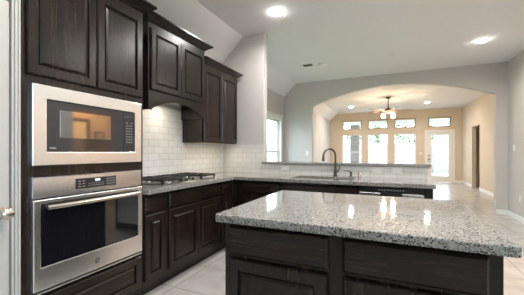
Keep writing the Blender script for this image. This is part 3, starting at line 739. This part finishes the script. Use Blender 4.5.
# ceiling fan
fn = thing('ceiling_fan', (-.05, 9.85, CZ), 'bronze ceiling fan with walnut blades and lit glass lamps beyond the arch', 'ceiling fan')
x, y = -.05, 9.85
obj('canopy', lathe(B(), (x, y, CZ-.0005), (0,0,-1), [(0,.075),(.02,.073),(.055,.045),(.07,.02)], 24), BRONZE, fn, None, True)
obj('downrod', lathe(B(), (x, y, CZ-.065), (0,0,-1), [(0,.014),(.27,.014)], 14), BRONZE, fn, None, True)
obj('motor', lathe(B(), (x, y, CZ-.33), (0,0,-1), [(0,.03),(.03,.045),(.045,.085),(.11,.10),(.14,.07),(.16,.045),(.19,.04),(.21,.02)], 28), BRONZE, fn, None, True)
for k in range(5):
    a = R(3 + 72*k); ca, sa = cos(a), sin(a); zz = CZ-.435
    P = lambda r, w, z: (x + r*ca - w*sa, y + r*sa + w*ca, z)
    bm = B(); outl = [(.24, -.05), (.30, -.062), (.65, -.070), (.70, -.055), (.715, 0), (.70, .055), (.65, .070), (.30, .062), (.24, .05)]
    lo = [bm.verts.new(P(r, w, zz + w*.20)) for r, w in outl]; hi = [bm.verts.new(P(r, w, zz + w*.20 + .008)) for r, w in outl]
    bm.faces.new(lo); bm.faces.new(hi)
    for q in range(len(outl)): bm.faces.new((lo[q], lo[(q+1)%len(outl)], hi[(q+1)%len(outl)], hi[q]))
    bl = obj('blade', bm, BLADE, fn)
    bm = B(); v = []
    tube(bm, [P(.10, 0, zz-.005), P(.20, 0, zz-.012), P(.30, 0, zz-.006)], 0.012, 8); obj('blade_bracket', bm, BRONZE, bl)
for k in range(4):
    a = R(45 + 90*k); cx_, cy_ = x + .195*cos(a), y + .195*sin(a)
    ar = obj('lamp_arm', tube(B(), [(x + .035*cos(a), y + .035*sin(a), CZ-.50), (x + .13*cos(a), y + .13*sin(a), CZ-.505), (cx_, cy_, CZ-.53)], .009, 8), BRONZE, fn, None, True)
    obj('uplight_block', lathe(B(), (cx_, cy_, CZ-.515), (0,0,-1), [(0,.012),(.008,.050),(.030,.062),(.034,.060)], 20), BRONZE, ar, None, True)  # cap added over each shade to keep its light off the ceiling
    obj('lamp_shade', lathe(B(), (cx_, cy_, CZ-.535), (0,0,-1), [(0,.020),(.01,.032),(.045,.052),(.08,.057),(.112,.048),(.115,0)], 20), GLOBE, ar, 'glowing glass shade', True)
lamp('passage_lamp', 'POINT', (3.0, 4.7, 2.6), HALL_W, (1.0, 0.55, 0.20), rad=0.1)
d = bpy.data.objects.new('door_3', None); COL.objects.link(d); struct(d, 'interior door in the side passage')
obj('door_slab', front(B(), lambda a, z, q: (3.899-q, a, z), 4.32, 5.02, 0.01, 2.03, PANEL), WHITE, d)
obj('casing', cells(B(), [4.22, 4.31, 5.03, 5.12], [0, 2.04, 2.13], lambda a, z: not (4.31 < a < 5.03 and z < 2.04), MY, 3.87, 3.899), BRONZE, d)
# warm picture on the passage wall
pf = thing('picture_frame', (3.895, 5.4, 1.4), 'small dark framed picture in the side passage', 'picture')
obj('frame', bx(3.865, 3.899, 5.25, 5.53, 1.40, 1.80), BLACKPL, pf, bevel=0.004); obj('print', bx(3.862, 3.8648, 5.285, 5.495, 1.435, 1.765), plain('print_grey', (0.35, 0.33, 0.3), 0.5), pf)

# ------------------------------------------------------------------ outside
struct(obj('ground_lawn', bx(-30, 30, YB+5.9, 45, -.16, -.10), GRASS), 'lawn'); struct(obj('ground_patio', bx(-3.5, 5, YB+.121, YB+5.899, -.16, -.02), CONC), 'patio slab')
struct(obj('ground_yard', bx(4.2, 30, -10, YB+.12, -.16, -.10), GRASS), 'right side lawn')
struct(obj('ground_side', bx(-30, -2.76, -10, YB+.12, -.16, -.10), GRASS), 'side lawn')
col_ = obj('brick_column', bx(-1.90, -1.47, 15.45, 15.88, -.019, 2.62), BRICK, origin=(-1.68, 15.66, -.02)); tag(col_, 'brick patio column outside the leftmost far window', 'column')
bmr = obj('patio_roof', bx(-3.5, 5, YB+.125, 16.1, 2.90, 3.02), WHITE, origin=(0, 14.5, 2.9)); struct(bmr, 'patio roof')
pb = obj('patio_beam', bx(-3.5, 5, 15.5, 15.85, 2.625, 2.895), WHITE, origin=(0, 15.6, 2.62)); struct(pb, 'patio beam')
fe = thing('wooden_fence', (0, 19.4, -.1), 'pale wooden board fence across the yard outside the far windows', 'fence')
bm = B(); xx = -12.0
while xx < 12: box(bm, xx, xx+.138, 19.42, 19.44, -.05, 1.80 + random.uniform(-.008, .008)); xx += .143
obj('boards', bm, FENCEM, fe)
for z in (0.25, 0.95, 1.6): obj('rail', bx(-12, 12, 19.37, 19.418, z-.045, z+.045), FENCEM, fe)
for k in range(11): obj('post', bx(-12+k*2.4-.045, -12+k*2.4+.045, 19.28, 19.369, -.1, 1.72), FENCEM, fe)
sf = thing('side_fence', (-8.5, 6, -.1), 'pale wooden board fence outside the left side window', 'fence')
bm = B(); yy = -2.0
while yy < 14: box(bm, -8.52, -8.5, yy, yy+.138, -.099, 1.80); yy += .143
obj('boards', bm, FENCEM, sf)
for z in (0.25, 0.95, 1.6): obj('rail', bx(-8.499, -8.45, -2, 14, z-.045, z+.045), FENCEM, sf)
def tree(x, y, h, r, label, sd_):
    rnd = random.Random(sd_)
    t = thing('tree', (x, y, -.1), label, 'tree', 'trees beyond the fence')
    obj('trunk', tube(B(), [(x, y, -.1), (x+.05, y, h*.35), (x-.03, y+.05, h*.7)], [.14, .10, .05], 10), BARK, t, None, True)
    bm = B()
    for k in range(1500):
        u_ = rnd.uniform(0, 2*pi); w_ = rnd.uniform(-1, 1); rr = r * rnd.uniform(.55, 1.0) ** .5 * (1 + .25*sin(3*u_+sd_)*cos(4*w_))
        c_ = Vector((x + rr*cos(u_)*math.sqrt(1-w_*w_), y + rr*sin(u_)*math.sqrt(1-w_*w_), h*.62 + w_*h*.40))
        s_ = rnd.uniform(.07, .15); a_ = Vector((rnd.uniform(-1,1), rnd.uniform(-1,1), rnd.uniform(-1,1))).normalized(); b_ = a_.orthogonal().normalized()
        bm.faces.new([bm.verts.new(c_ + p) for p in (a_*s_, b_*s_*.6, -a_*s_, -b_*s_*.6)])
    obj('foliage', bm, LEAF, t)
for k, (x, y, h, r, l) in enumerate(((-5.1, 22.5, 4.6, 1.25, 'leafy tree behind the fence left of the brick column'), (-1.7, 23.0, 4.0, 1.2, 'leafy tree behind the fence at the middle far window'),
                                      (1.6, 22.3, 4.4, 1.25, 'leafy tree behind the fence at the right far window'), (5.0, 22.8, 4.8, 1.3, 'leafy tree behind the fence seen through the door'))):
    tree(x, y, h, r, l, 10+k)
